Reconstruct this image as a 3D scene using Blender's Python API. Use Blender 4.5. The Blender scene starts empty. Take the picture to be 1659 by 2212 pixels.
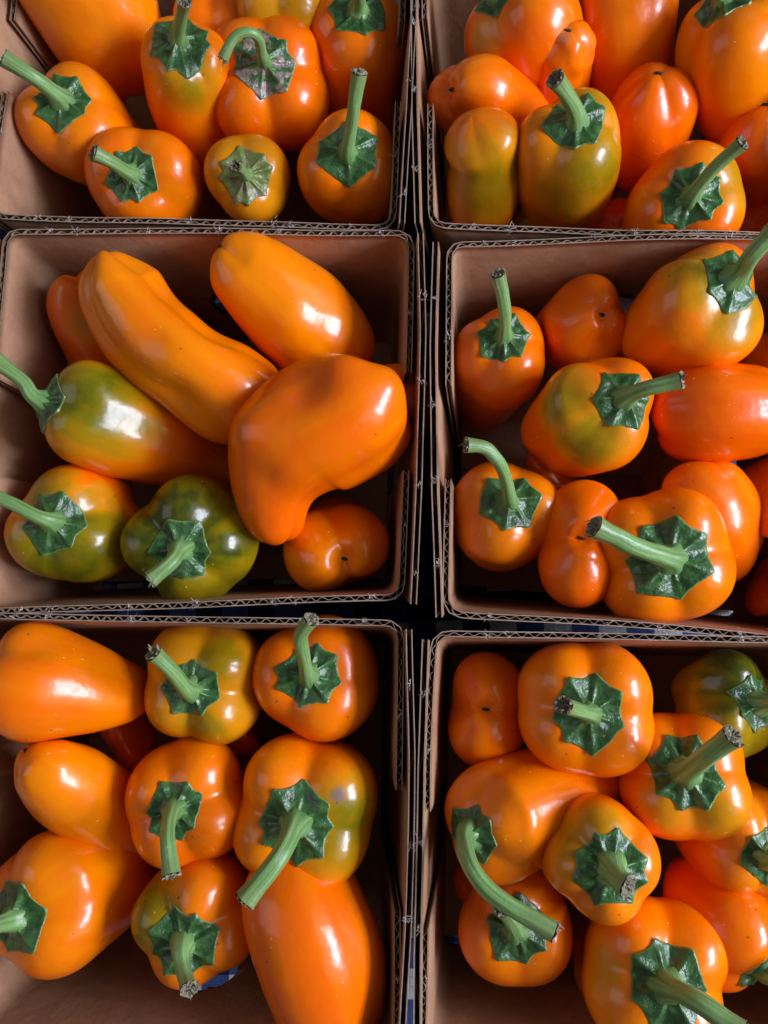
import bpy, math, random
import numpy as np
from mathutils import Vector, Matrix

# ------------------------------------------------------------------ camera, world, light, exposure
scene = bpy.context.scene
COL = scene.collection
IW, IH, F = 1659.0, 2212.0, 1640.0            # photo working size and focal length in its pixels
RIM = 0.092                                    # height of the box rims above the cloth
CAM = Vector((0.0, 0.0, RIM + 0.264))
NADIR = (900.0, 1330.0)                        # where straight-down falls in the picture
_n = Vector(((NADIR[0] - IW/2)/F, -(NADIR[1] - IH/2)/F, -1)).normalized()
CQ = _n.rotation_difference(Vector((0, 0, -1)))
cam = bpy.data.cameras.new('camera')
camo = bpy.data.objects.new('camera', cam)
COL.objects.link(camo)
camo.location = CAM
camo.rotation_mode = 'QUATERNION'
camo.rotation_quaternion = CQ
cam.sensor_fit = 'VERTICAL'
cam.sensor_height = 36
cam.sensor_width = 36
cam.lens = 36*F/IH
cam.clip_start = 0.01
cam.clip_end = 50
scene.camera = camo

world = bpy.data.worlds.new('World')
scene.world = world
world.use_nodes = True
wb = world.node_tree.nodes['Background']
wb.inputs[0].default_value = (1.0, 0.93, 0.86, 1)
wb.inputs[1].default_value = 0.125

def area_lamp(name, loc, target, sx, sy, watts, col):
    l = bpy.data.lights.new(name, 'AREA')
    l.shape = 'RECTANGLE'; l.size = sx; l.size_y = sy; l.energy = watts; l.color = col
    o = bpy.data.objects.new(name, l); COL.objects.link(o)
    o.location = loc
    d = (Vector(target) - Vector(loc)).normalized()
    z = -d; x = Vector((0, 1, 0)); y = z.cross(x).normalized(); x = y.cross(z)
    o.rotation_euler = Matrix((x, y, z)).transposed().to_euler()
    return o
COOL = (0.78, 0.82, 1.0)
# the window to the right of the table: six panes in two rows
for i in range(3):
    for j in range(2):
        area_lamp('window_pane_lamp', (1.05, -0.26 + 0.245*i, 0.60 + 0.20*j), (0.0, -0.26 + 0.245*i, 0.12 + 0.05*j), 0.19, 0.155, 4.2, COOL)
# broad dim fill lamp, added behind the panes to soften the light
area_lamp('soft_fill_lamp', (1.35, 0.0, 0.95), (0.0, 0.0, 0.09), 2.0, 1.3, 11.0, (0.9, 0.92, 1.0))
# a second, weaker window further off on the left
area_lamp('far_window_lamp', (-1.3, 0.15, 1.0), (0, 0.1, 0.09), 0.9, 1.1, 3.4, (0.95, 0.93, 1.0))

vs = scene.view_settings
vs.view_transform = 'Standard'; vs.look = 'None'; vs.exposure = 0.0; vs.gamma = 1.0
vs.use_curve_mapping = False
scene.render.engine = 'CYCLES'
cy = scene.cycles
cy.use_denoising = True
cy.max_bounces = 8; cy.diffuse_bounces = 6; cy.glossy_bounces = 3
cy.use_adaptive_sampling = True; cy.adaptive_threshold = 0.02
cy.caustics_reflective = False; cy.caustics_refractive = False
cy.sample_clamp_indirect = 6

# ------------------------------------------------------------------ helpers
def ray(px, py):
    d = Vector(((px - IW/2)/F, -(py - IH/2)/F, -1))
    return (CQ @ d)
def W(px, py, zmm=0.0):
    """photo point at a height of zmm above the rim plane -> world"""
    d = ray(px, py)
    t = (RIM + zmm*1e-3 - CAM.z)/d.z
    return CAM + d*t
def project(P):
    q = CQ.inverted()
    m = np.array(q.to_matrix())
    c = (P - np.array(CAM)) @ m.T
    return IW/2 + F*c[:, 0]/-c[:, 2], IH/2 - F*c[:, 1]/-c[:, 2]

def mesh_obj(name, verts, faces, mat, parent=None, smooth=True, attrs=None, sharp=False):
    me = bpy.data.meshes.new(name)
    me.from_pydata([tuple(v) for v in verts], [], faces)
    me.update()
    if smooth:
        me.polygons.foreach_set('use_smooth', [True]*len(me.polygons))
    for k, v in (attrs or {}).items():
        v = np.asarray(v, dtype=np.float32)
        if v.ndim == 2:
            a = me.attributes.new(k, 'FLOAT_VECTOR', 'POINT'); a.data.foreach_set('vector', v.ravel())
        else:
            a = me.attributes.new(k, 'FLOAT', 'POINT'); a.data.foreach_set('value', v)
    me.materials.append(mat)
    o = bpy.data.objects.new(name, me)
    COL.objects.link(o)
    if parent is not None:
        o.parent = parent
        o.matrix_parent_inverse = Matrix.Translation(-parent.location)
    return o
def empty(name, loc):
    o = bpy.data.objects.new(name, None); COL.objects.link(o)
    o.location = loc; o.empty_display_size = 0.01
    return o
def tag(o, label, cat, group=None):
    o['label'] = label; o['category'] = cat
    if group: o['group'] = group

class Waves:
    """smooth pseudo-noise, -1..1, from a few random plane waves"""
    def __init__(self, seed, freq, n=7):
        r = np.random.RandomState(seed)
        k = r.normal(size=(n, 3)); k /= np.linalg.norm(k, axis=1)[:, None]
        self.k = k*freq*r.uniform(0.6, 1.5, (n, 1)); self.p = r.uniform(0, 6.28, n); self.n = n
    def __call__(self, P):
        return np.sin(P @ self.k.T + self.p).sum(-1)/math.sqrt(self.n*1.2)

# ------------------------------------------------------------------ materials
class NT:
    def __init__(self, name):
        self.m = bpy.data.materials.new(name); self.m.use_nodes = True
        self.t = self.m.node_tree; self.b = self.t.nodes['Principled BSDF']
    def n(self, typ, **kw):
        o = self.t.nodes.new(typ)
        for k, v in kw.items():
            setattr(o, k, v)
        return o
    def l(self, a, b): self.t.links.new(a, b)
    def val(self, node, **kw):
        for k, v in kw.items(): node.inputs[k.replace('_', ' ')].default_value = v
        return node
    def noise(self, scale, detail=3, rough=0.5, vec=None):
        o = self.n('ShaderNodeTexNoise'); o.inputs['Scale'].default_value = scale
        o.inputs['Detail'].default_value = detail; o.inputs['Roughness'].default_value = rough
        self.l(vec if vec is not None else self.coord(), o.inputs['Vector'])
        return o.outputs['Fac']
    def coord(self):
        if not hasattr(self, '_c'): self._c = self.n('ShaderNodeNewGeometry').outputs['Position']
        return self._c
    def attr(self, name, out='Fac'):
        o = self.n('ShaderNodeAttribute'); o.attribute_name = name
        return o.outputs[out]
    def ramp(self, fac, stops):
        o = self.n('ShaderNodeValToRGB'); e = o.color_ramp.elements
        while len(e) < len(stops): e.new(0.5)
        for i, (p, c) in enumerate(stops):
            e[i].position = p
            e[i].color = (c, c, c, 1) if isinstance(c, (int, float)) else tuple(c) + (1,)
        self.l(fac, o.inputs[0])
        return o.outputs[0]
    def mix(self, fac, a, b, mode='MIX'):
        o = self.n('ShaderNodeMix', data_type='RGBA', blend_type=mode)
        for s, v in ((o.inputs[0], fac), (o.inputs[6], a), (o.inputs[7], b)):
            if hasattr(v, 'is_output'): self.l(v, s)
            elif isinstance(v, (int, float)): s.default_value = v
            else: s.default_value = tuple(v) + (1,)
        return o.outputs[2]
    def math(self, op, a, b=0.0, clamp=False):
        o = self.n('ShaderNodeMath', operation=op); o.use_clamp = clamp
        for s, v in ((o.inputs[0], a), (o.inputs[1], b)):
            if hasattr(v, 'is_output'): self.l(v, s)
            else: s.default_value = v
        return o.outputs[0]
    def bump(self, h, dist, strength=1.0, prev=None):
        o = self.n('ShaderNodeBump'); o.inputs['Distance'].default_value = dist
        o.inputs['Strength'].default_value = strength
        self.l(h, o.inputs['Height'])
        if prev is not None: self.l(prev, o.inputs['Normal'])
        return o.outputs['Normal']
    def set(self, **kw):
        for k, v in kw.items():
            s = self.b.inputs[k.replace('_', ' ')]
            if hasattr(v, 'is_output'): self.l(v, s)
            elif isinstance(v, tuple) and len(v) == 3 and s.type == 'RGBA': s.default_value = v + (1,)
            else: s.default_value = v

def mat_flesh():
    t = NT('pepper_skin')
    hue = t.attr('hue'); green = t.attr('green')
    n1 = t.noise(34, 4, 0.6)
    h = t.math('ADD', hue, t.math('MULTIPLY', t.math('SUBTRACT', n1, 0.5), 0.9), True)
    base = t.ramp(h, [(0.0, (0.82, 0.215, 0.0)), (0.5, (0.80, 0.132, 0.0)), (1.0, (0.77, 0.078, 0.0))])
    n2 = t.noise(120, 4, 0.6)
    g = t.math('ADD', green, t.math('MULTIPLY', t.math('SUBTRACT', n2, 0.5), t.math('MULTIPLY', green, 0.7)), True)
    gc = t.ramp(g, [(0.0, (0.85, 0.20, 0.003)), (0.25, (0.62, 0.225, 0.003)), (0.55, (0.29, 0.18, 0.002)), (0.8, (0.135, 0.125, 0.002)), (1.0, (0.045, 0.055, 0.004))])
    gm = t.math('MULTIPLY', g, 5.0, True)
    c = t.mix(gm, base, gc)
    # pale flecks and faint dusty bloom
    vo = t.n('ShaderNodeTexVoronoi'); vo.inputs['Scale'].default_value = 230
    t.l(t.coord(), vo.inputs['Vector'])
    fl = t.math('LESS_THAN', vo.outputs['Distance'], 0.065)
    sel = t.math('GREATER_THAN', t.noise(55, 1), 0.54)
    fl = t.math('MULTIPLY', fl, sel)
    c = t.mix(t.math('MULTIPLY', fl, 0.55), c, (0.9, 0.62, 0.3))
    dn = t.noise(68, 4, 0.7)
    dust = t.ramp(dn, [(0.60, 0.0), (0.80, 0.07)])
    c = t.mix(dust, c, (0.62, 0.42, 0.34))
    pit = t.n('ShaderNodeTexVoronoi'); pit.inputs['Scale'].default_value = 95
    t.l(t.coord(), pit.inputs['Vector'])
    c = t.mix(t.math('MULTIPLY', t.math('LESS_THAN', pit.outputs['Distance'], 0.045), 0.6), c, (0.09, 0.03, 0.01))
    scar = t.attr('scar')
    c = t.mix(scar, c, (0.20, 0.13, 0.10))
    rough = t.math('ADD', 0.08, t.math('MULTIPLY', dn, 0.27))
    rough = t.math('ADD', rough, t.math('MULTIPLY', scar, 0.3))
    b1 = t.bump(t.noise(110, 2, 0.5), 0.0008, 0.45)
    b2 = t.bump(t.noise(900, 2, 0.6), 0.00008, 0.4, b1)
    t.set(Base_Color=c, Roughness=rough, Normal=b2, Specular_IOR_Level=0.45, Coat_Weight=0.0)
    return t.m

def mat_calyx():
    t = NT('calyx_green')
    dry = t.attr('dry'); q = t.attr('q')
    n = t.noise(330, 4, 0.6)
    c = t.ramp(n, [(0.3, (0.010, 0.040, 0.011)), (0.5, (0.024, 0.083, 0.020)), (0.62, (0.042, 0.125, 0.030)), (0.78, (0.085, 0.19, 0.05))])
    c = t.mix(t.ramp(q, [(0.0, 0.75), (0.32, 0.25), (0.6, 0.0), (0.93, 0.0), (0.985, 0.55)]), c, (0.13, 0.27, 0.055))
    c = t.mix(t.math('MULTIPLY', t.attr('ridge'), 0.22), c, (0.065, 0.18, 0.05))
    c = t.mix(t.attr('pale'), c, (0.20, 0.23, 0.06))
    dn = t.math('ADD', dry, t.math('MULTIPLY', t.math('SUBTRACT', t.noise(260, 4, 0.6), 0.5), 1.6))
    dm = t.ramp(dn, [(0.62, 0.0), (0.74, 1.0)])
    dc = t.ramp(t.noise(500, 4, 0.7), [(0.3, (0.10, 0.065, 0.045)), (0.7, (0.36, 0.28, 0.24))])
    c = t.mix(dm, c, dc)
    edge = t.ramp(q, [(0.965, 0.0), (1.0, 0.45)])
    c = t.mix(edge, c, (0.30, 0.30, 0.13))
    b1 = t.bump(t.noise(420, 3, 0.55), 0.0011, 0.55)
    b2 = t.bump(t.noise(1700, 2, 0.5), 0.0002, 0.5, b1)
    t.set(Base_Color=c, Roughness=0.34, Normal=b2, Specular_IOR_Level=0.6)
    return t.m

def mat_stem():
    t = NT('stem_green')
    sp = t.attr('sp', 'Vector'); tt = t.attr('q')
    n = t.noise(2.2, 4, 0.6, sp)
    c = t.ramp(n, [(0.3, (0.085, 0.20, 0.05)), (0.55, (0.175, 0.33, 0.105)), (0.75, (0.32, 0.47, 0.21))])
    c = t.mix(t.ramp(tt, [(0.0, 0.55), (0.25, 0.0)]), c, (0.04, 0.13, 0.03))
    c = t.mix(t.ramp(tt, [(0.75, 0.0), (1.0, 0.45)]), c, (0.17, 0.18, 0.07))
    fl = t.ramp(t.noise(700, 3, 0.6), [(0.62, 0.0), (0.72, 0.35)])
    c = t.mix(fl, c, (0.36, 0.46, 0.26))
    b1 = t.bump(t.noise(4, 3, 0.5, sp), 0.0005, 0.35)
    b2 = t.bump(t.noise(900, 3, 0.6), 0.0003, 0.5, b1)
    t.set(Base_Color=c, Roughness=0.38, Normal=b2, Specular_IOR_Level=0.55)
    return t.m

def mat_dry(name, a, b):
    t = NT(name)
    c = t.ramp(t.noise(900, 4, 0.7), [(0.3, a), (0.7, b)])
    t.set(Base_Color=c, Roughness=0.8, Normal=t.bump(t.noise(1300, 4, 0.7), 0.0006, 0.9))
    return t.m

def mat_card(name, col, dark, seedscale=1.0):
    t = NT(name)
    n = t.noise(60*seedscale, 5, 0.65)
    f = t.noise(900, 4, 0.7)
    c = t.ramp(n, [(0.3, dark), (0.7, col)])
    c = t.mix(t.ramp(f, [(0.35, 0.25), (0.6, 0.0)]), c, tuple(x*0.62 for x in dark))
    c = t.mix(t.ramp(t.noise(1400, 3, 0.6), [(0.62, 0.0), (0.75, 0.28)]), c, tuple(min(1, x*1.5) for x in col))
    stain = t.ramp(t.noise(22, 3, 0.6), [(0.54, 0.0), (0.72, 0.45)])
    c = t.mix(stain, c, tuple(x*0.55 for x in dark))
    b = t.bump(t.noise(1100, 4, 0.7), 0.00025, 0.5)
    b = t.bump(t.noise(75, 3, 0.55), 0.0022, 0.4, b)
    t.set(Base_Color=c, Roughness=0.72, Normal=b, Specular_IOR_Level=0.3)
    return t.m

def mat_cloth():
    t = NT('gingham_cloth')
    sep = t.n('ShaderNodeSeparateXYZ')
    mp = t.n('ShaderNodeMapping'); mp.inputs['Rotation'].default_value = (0, 0, math.radians(-3))
    mp.inputs['Location'].default_value = (0.004, 0.003, 0)
    t.l(t.coord(), mp.inputs['Vector']); t.l(mp.outputs[0], sep.inputs[0])
    def stripe(s):
        x = t.math('FRACT', t.math('MULTIPLY', t.math('ADD', s, 10.0), 1/0.025))
        return t.math('LESS_THAN', x, 0.5)
    sx = stripe(sep.outputs[0]); sy = stripe(sep.outputs[1])
    tot = t.math('MULTIPLY', t.math('ADD', sx, sy), 0.5)
    c = t.ramp(tot, [(0.0, (0.62, 0.64, 0.70)), (0.45, (0.62, 0.64, 0.70)), (0.5, (0.05, 0.09, 0.26)), (0.95, (0.05, 0.09, 0.26)), (1.0, (0.008, 0.012, 0.05))])
    for e in c.node.color_ramp.elements: pass
    c.node.color_ramp.interpolation = 'CONSTANT'
    c.node.color_ramp.elements[1].position = 0.2
    c.node.color_ramp.elements[2].position = 0.4
    c.node.color_ramp.elements[3].position = 0.6
    c.node.color_ramp.elements[4].position = 0.8
    c = t.mix(t.ramp(t.noise(1500, 3, 0.6), [(0.4, 0.25), (0.65, 0.0)]), c, (0.01, 0.015, 0.04))
    wx = t.n('ShaderNodeTexWave'); wx.inputs['Scale'].default_value = 500; t.l(t.coord(), wx.inputs['Vector'])
    wy = t.n('ShaderNodeTexWave'); wy.inputs['Scale'].default_value = 500; wy.bands_direction = 'Y'; t.l(t.coord(), wy.inputs['Vector'])
    b = t.bump(t.math('ADD', wx.outputs['Fac'], wy.outputs['Fac']), 0.0003, 0.6)
    t.set(Base_Color=c, Roughness=0.85, Normal=b, Specular_IOR_Level=0.2)
    return t.m

FLESH = mat_flesh(); CALYX = mat_calyx(); STEM = mat_stem()
CUT = mat_dry('dry_cut_end', (0.05, 0.042, 0.026), (0.40, 0.37, 0.25))
SCAR = mat_dry('blossom_scar', (0.010, 0.007, 0.005), (0.06, 0.04, 0.025))
CARD = mat_card('kraft_board', (0.45, 0.258, 0.150), (0.34, 0.185, 0.102))
EDGE = mat_card('kraft_cut_edge', (0.41, 0.295, 0.22), (0.27, 0.18, 0.125), 3.0)
FLUTE = mat_card('kraft_fluting', (0.36, 0.26, 0.19), (0.25, 0.17, 0.12), 3.0)
FIBRE = mat_card('torn_paper_fibre', (0.70, 0.64, 0.60), (0.55, 0.48, 0.44), 3.0)
CLOTH = mat_cloth()

# ------------------------------------------------------------------ the cloth on the table
N = 60
ext = 0.62
gx = np.linspace(-ext, ext, N); gy = np.linspace(-ext, ext + 0.1, N)
wv = Waves(5, 22)
V = [(x, y, -0.0012 + 0.0009*float(wv(np.array([[x, y, 0]]))[0])) for y in gy for x in gx]
Fc = [(j*N+i, j*N+i+1, (j+1)*N+i+1, (j+1)*N+i) for j in range(N-1) for i in range(N-1)]
cl = mesh_obj('tablecloth', V, Fc, CLOTH)
cl['kind'] = 'structure'
cl['label'] = 'navy and white gingham tablecloth under the cardboard boxes'

# ------------------------------------------------------------------ cardboard boxes
TH = 0.0023      # board thickness
LT = 0.00036     # liner thickness
PITCH = 0.0043

def lerp(a, b, t): return a + (b - a)*t
def fillet_path(pts, r, n=8):
    """polyline (2D numpy points) with rounded inner corners"""
    out = [pts[0]]
    for i in range(1, len(pts)-1):
        p = pts[i]; a = pts[i-1] - p; b = pts[i+1] - p
        a = a/np.linalg.norm(a); b = b/np.linalg.norm(b)
        p0 = p + a*r; p1 = p + b*r
        for k in range(n+1):
            t = k/n
            out.append((1-t)**2*p0 + 2*t*(1-t)*p + t*t*p1)
    out.append(pts[-1])
    return np.array(out)
def resample(pts, s):
    d = np.concatenate([[0], np.cumsum(np.linalg.norm(np.diff(pts, axis=0), axis=1))])
    x = s*d[-1]
    return np.stack([np.interp(x, d, pts[:, k]) for k in range(pts.shape[1])], 1), d[-1]
def normals2(p, sign):
    d = np.gradient(p, axis=0); d /= np.linalg.norm(d, axis=1)[:, None]
    return np.stack([d[:, 1], -d[:, 0]], 1)*sign

def board(name, parent, rim2, base2, sign, zt, zb, seed, hole=None, flutes='wave', cut=(0, 0), tufts=()):
    """one corrugated panel between a rim line and a base line (2D), offset outward by sign.
    cut = how far the panel's free ends lean in towards the base (mm fraction of path)"""
    rnd = random.Random(seed)
    n = max(24, int(np.linalg.norm(np.diff(rim2, axis=0), axis=1).sum()/0.0026))
    s = np.linspace(0, 1, n)
    rows = 30
    R0, Lr = resample(rim2, s); B0, _ = resample(base2, s)
    nr = normals2(R0, sign); nb = normals2(B0, sign)
    wob = Waves(seed, 45)
    def surf(sv, v, off):
        """sv path 0..1 (n,), v 0 top..1 base, off outward"""
        r = np.stack([np.interp(sv, s, R0[:, k]) for k in (0, 1)], 1)
        b = np.stack([np.interp(sv, s, B0[:, k]) for k in (0, 1)], 1)
        n1 = np.stack([np.interp(sv, s, nr[:, k]) for k in (0, 1)], 1)
        n2 = np.stack([np.interp(sv, s, nb[:, k]) for k in (0, 1)], 1)
        v = np.asarray(v)[:, None] if np.ndim(v) else v
        off = np.asarray(off)[:, None] if np.ndim(off) else off
        p = r*(1-v) + b*v + (n1*(1-v) + n2*v)*off
        zz = zt*(1-v) + zb*v
        z = np.full((len(p), 1), zz) if np.ndim(zz) == 0 else zz
        P = np.concatenate([p, z], 1)
        top = (1 - v)
        w = wob(P*np.array([1, 1, 0.4]))[:, None]*0.0008
        P[:, :2] += n1*w
        P[:, 2:] += top*(wob(P[:, [1, 0, 2]]*2.2)[:, None]*0.00035)
        return P
    H = zt - zb
    vs_ = np.linspace(0, 1, rows)
    S, Vv = np.meshgrid(s, vs_)
    S = S.copy(); Vv = Vv.copy()
    # lean of the free ends
    S = S*(1 - Vv*(cut[0]+cut[1])) + Vv*cut[0]
    keep = np.ones((rows-1, n-1), bool)
    if hole:
        hs, hv, hr = hole
        dx = (S - hs)*Lr; dy = (Vv - hv)*H
        d = np.hypot(dx, dy)
        close = np.abs(d - hr) < 0.0017
        f = np.where(close, hr/np.maximum(d, 1e-6), 1)
        S = np.where(close, hs + dx*f/Lr, S); Vv = np.where(close, hv + dy*f/H, Vv)
        inside = d < hr - 0.0016
        ok = d <= hr + 0.0017
        allin = ok[:-1, :-1] & ok[1:, :-1] & ok[:-1, 1:] & ok[1:, 1:]
        keep = ~allin
    def liner(nm, off0, mat):
        A = surf(S.ravel(), Vv.ravel(), off0); B = surf(S.ravel(), Vv.ravel(), off0 + LT)
        V = np.concatenate([A, B]); m = n*rows
        fs = []
        idx = lambda j, i: j*n + i
        bound = {}
        for j in range(rows-1):
            for i in range(n-1):
                if not keep[j, i]: continue
                q = (idx(j, i), idx(j, i+1), idx(j+1, i+1), idx(j+1, i))
                fs.append(q); fs.append(tuple(m + x for x in q[::-1]))
                for a, b in zip(q, q[1:] + q[:1]):
                    k = (min(a, b), max(a, b)); bound[k] = bound.get(k, 0) + 1
        nf = len(fs)
        for (a, b), c in bound.items():
            if c == 1: fs.append((a, b, m+b, m+a))
        o = mesh_obj(nm, V, fs, mat, parent, smooth=False)
        o.data.materials.append(EDGE)
        mi = [0]*nf + [1]*(len(fs)-nf); o.data.polygons.foreach_set('material_index', mi)
        sm = [True]*nf + [False]*(len(fs)-nf); o.data.polygons.foreach_set('use_smooth', sm)
        return o
    inner = liner(name, 0.0, CARD)
    outer = liner('outer_liner', TH - LT, CARD); outer.parent = inner; outer.matrix_parent_inverse = Matrix()
    # corrugated medium between the liners
    if flutes == 'wave':
        m = int(Lr/PITCH*10)
        sv = np.linspace(0.002, 0.998, m)
        ph = rnd.uniform(0, 6.28)
        x = sv*Lr/PITCH*6.2832 + ph + 0.7*np.sin(sv*23 + seed) + 0.4*np.sin(sv*71 + seed*2)
        amp = (TH/2 - LT - 0.0001)*np.clip(0.98 - 0.35*np.maximum(0, np.sin(sv*37 + seed*3))**4 - 0.4*np.maximum(0, np.sin(sv*11 + seed))**8, 0.3, 1)
        w = np.sin(x); w = np.sign(w)*np.abs(w)**0.8
        o0 = TH/2 + amp*w
        rec = 0.004 + 0.004*np.sin(sv*57 + seed)
        f2 = []
        deep = 0.9
        if hole: deep = max(0.1, hole[1] - hole[2]/H - 0.03)
        A = surf(sv, np.full(m, 0.002) + rec*0.6, o0 - 0.00012); B = surf(sv, np.full(m, 0.002) + rec*0.6, o0 + 0.00012)
        C = surf(sv, np.full(m, deep), o0 - 0.00012); D = surf(sv, np.full(m, deep), o0 + 0.00012)
        V = np.concatenate([A, B, C, D])
        for i in range(m-1):
            f2 += [(i, i+1, m+i+1, m+i), (i, 2*m+i, 2*m+i+1, i+1), (m+i, m+i+1, 3*m+i+1, 3*m+i)]
        fl = mesh_obj('fluting', V, f2, FLUTE, parent, smooth=False)
        fl.parent = inner; fl.matrix_parent_inverse = Matrix()
    else:
        m = 60
        sv = np.linspace(0.003, 0.997, m)
        o0 = TH*0.5 + (TH*0.36)*np.clip(1.6*np.sin(sv*19 + seed*1.7), -1, 1)
        A = surf(sv, np.full(m, 0.03), o0); B = surf(sv, np.full(m, 0.03), o0 + 0.0003)
        C = surf(sv, np.full(m, 0.9), o0); D = surf(sv, np.full(m, 0.9), o0 + 0.0003)
        V = np.concatenate([A, B, C, D]); f2 = []
        for i in range(m-1):
            f2 += [(i, i+1, m+i+1, m+i), (i, 2*m+i, 2*m+i+1, i+1), (m+i, m+i+1, 3*m+i+1, 3*m+i)]
        fl = mesh_obj('fluting', V, f2, FLUTE, parent, smooth=False)
        fl.parent = inner; fl.matrix_parent_inverse = Matrix()
    # little torn nicks in the cut edge
    for ts in tufts:
        c = surf(np.array([ts]), 0.0, TH/2)[0]
        tv, tf = [], []
        for k in range(rnd.randint(9, 15)):
            p = np.array(c) + np.array([rnd.gauss(0, 0.0007), rnd.gauss(0, 0.0007), 0.0001])
            d = np.array([rnd.gauss(0, 1), rnd.gauss(0, 1), rnd.uniform(-0.1, 0.9)]); d /= np.linalg.norm(d)
            ln = rnd.uniform(0.0004, 0.0014) if k else rnd.uniform(0.001, 0.0035)
            wd = rnd.uniform(0.00005, 0.00014) if k else 0.00005
            side = np.cross(d, [0, 0, 1.0]); side /= np.linalg.norm(side) + 1e-9
            up = np.cross(side, d)
            bend = np.array([rnd.gauss(0, 1), rnd.gauss(0, 1), rnd.gauss(0, 0.6)])*ln*0.35
            b0 = len(tv)
            for q, tt in enumerate((0, 0.5, 1.0)):
                c0 = p + d*ln*tt + bend*tt*tt; ww = wd*(1 - 0.7*tt)
                tv += [c0 + side*ww, c0 - side*ww*0.6 + up*ww, c0 - side*ww*0.6 - up*ww]
            for q in range(2):
                for e in range(3):
                    a = b0 + q*3 + e; b = b0 + q*3 + (e+1) % 3
                    tf.append((a, b, b+3, a+3))
            tf.append((b0+6, b0+7, b0+8))
        tu = mesh_obj('torn_nick', tv, tf, FIBRE, parent, smooth=False)
        tu.parent = inner; tu.matrix_parent_inverse = Matrix()
    return inner

def make_box(quad, label, seed, back_hole=True, front_hole=False, slot=(0.035, 0.02), flap=0.40, gap=0.005):
    rnd = random.Random(seed)
    q = [np.array(W(*p, 0)[:2]) for p in quad]      # BL BR FR FL on the rim, inner face
    cen = sum(q)/4
    ins = 0.0085
    base = []
    for i in range(4):
        a = q[i]; p = q[i-1]; n = q[(i+1) % 4]
        d1 = (p-a)/np.linalg.norm(p-a); d2 = (n-a)/np.linalg.norm(n-a)
        base.append(a + d1*ins + d2*ins)
    root = empty('cardboard_box', (cen[0], cen[1], 0))
    tag(root, label, 'box', 'kraft cardboard till boxes full of peppers')
    zt, zb = RIM, 0.0025
    bl, br, fr, fl_ = 0, 1, 2, 3
    def ends(c0, c1, o0, o1, nm, hole, sd, f0, f1, z):
        # from a flap on one side, round the corner, along the end wall, round the other corner, to the other flap
        rim = [lerp(q[c0], q[o0], f0), q[c0], q[c1], lerp(q[c1], q[o1], f1)]
        bs = [lerp(base[c0], base[o0], f0*1.05), base[c0], base[c1], lerp(base[c1], base[o1], f1*1.05)]
        rp = fillet_path([np.array(x) for x in rim], 0.0045); bp = fillet_path([np.array(x) for x in bs], 0.004)
        # sign: outward = away from the centre
        mid = (q[c0]+q[c1])/2; d = q[c1]-q[c0]; nn = np.array([d[1], -d[0]])
        sign = 1 if np.dot(nn, mid - cen) > 0 else -1
        l0 = np.linalg.norm(rim[1]-rim[0]); l1 = np.linalg.norm(rim[2]-rim[1]); l2 = np.linalg.norm(rim[3]-rim[2]); T = l0+l1+l2
        tf = []
        for f in (0.10, 0.17, 0.37, 0.52, 0.70, 0.77, 0.93):
            if rnd.random() < 0.88: tf.append((l0 + l1*(f + rnd.uniform(-0.02, 0.02)))/T)
        if l0 > 0.01:
            tf += [l0*0.35/T]
        tf += [(l0+l1+l2*0.55)/T]
        h = None
        if hole: h = ((l0 + l1*0.5)/T, 0.60, 0.0130)
        return board(nm, root, rp, bp, sign, z, zb, sd, hole=h, tufts=tf)
    ends(bl, br, fl_, fr, 'back_wall', back_hole, seed*7+1, flap, flap*0.98, zt)
    ends(fl_, fr, bl, br, 'front_wall', front_hole, seed*7+2, flap*0.86, flap*0.84, zt - 0.0006)
    # outer side panels, standing a little off the flaps
    for c0, c1, k in ((bl, fl_, 3), (br, fr, 4)):
        d = q[c1]-q[c0]; u = d/np.linalg.norm(d); nn = np.array([d[1], -d[0]])
        mid = (q[c0]+q[c1])/2
        sign = 1 if np.dot(nn, mid - cen) > 0 else -1
        nn = nn/np.linalg.norm(nn)*sign
        g = gap + rnd.uniform(-0.0002, 0.0003)
        rp = np.array([q[c0] + nn*(g-0.0006) - u*(-0.001), lerp(q[c0], q[c1], 0.3) + nn*(g+0.0004), lerp(q[c0], q[c1], 0.7) + nn*(g+0.0002), q[c1] + nn*(g-0.0012) + u*0.003])
        bp = np.array([base[c0] + nn*0.0027, lerp(base[c0], base[c1], 0.3) + nn*0.0027, lerp(base[c0], base[c1], 0.7) + nn*0.0027, base[c1] + nn*0.0027])
        board('side_panel', root, rp, bp, sign, zt + 0.0050, zb, seed*7+k, flutes='long', tufts=[rnd.uniform(.1, .2), rnd.uniform(.35, .5), rnd.uniform(.6, .7), rnd.uniform(.85, .93)])
    # floor, stopping short of the front wall so that a slot stays open along it
    t0, t1 = slot
    zf = 0.0032
    m0, m1 = lerp(base[fl_], base[bl], 0.55), lerp(base[fr], base[br], 0.55)
    for a_, b_, c_, d_, zz in ((lerp(base[fl_], base[bl], t0), lerp(base[fr], base[br], t1), m1, m0, zf), (lerp(base[fl_], base[bl], 0.5), lerp(base[fr], base[br], 0.5), base[br], base[bl], zf + 0.0021)):
        top = [(x[0], x[1], zz) for x in (a_, b_, c_, d_)]; bot = [(x[0], x[1], zz-0.0018) for x in (a_, b_, c_, d_)]
        mesh_obj('floor_flap', top+bot, [(0, 1, 2, 3), (7, 6, 5, 4), (0, 4, 5, 1), (1, 5, 6, 2), (2, 6, 7, 3), (3, 7, 4, 0)], CARD, root, smooth=False)
    return root

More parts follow.
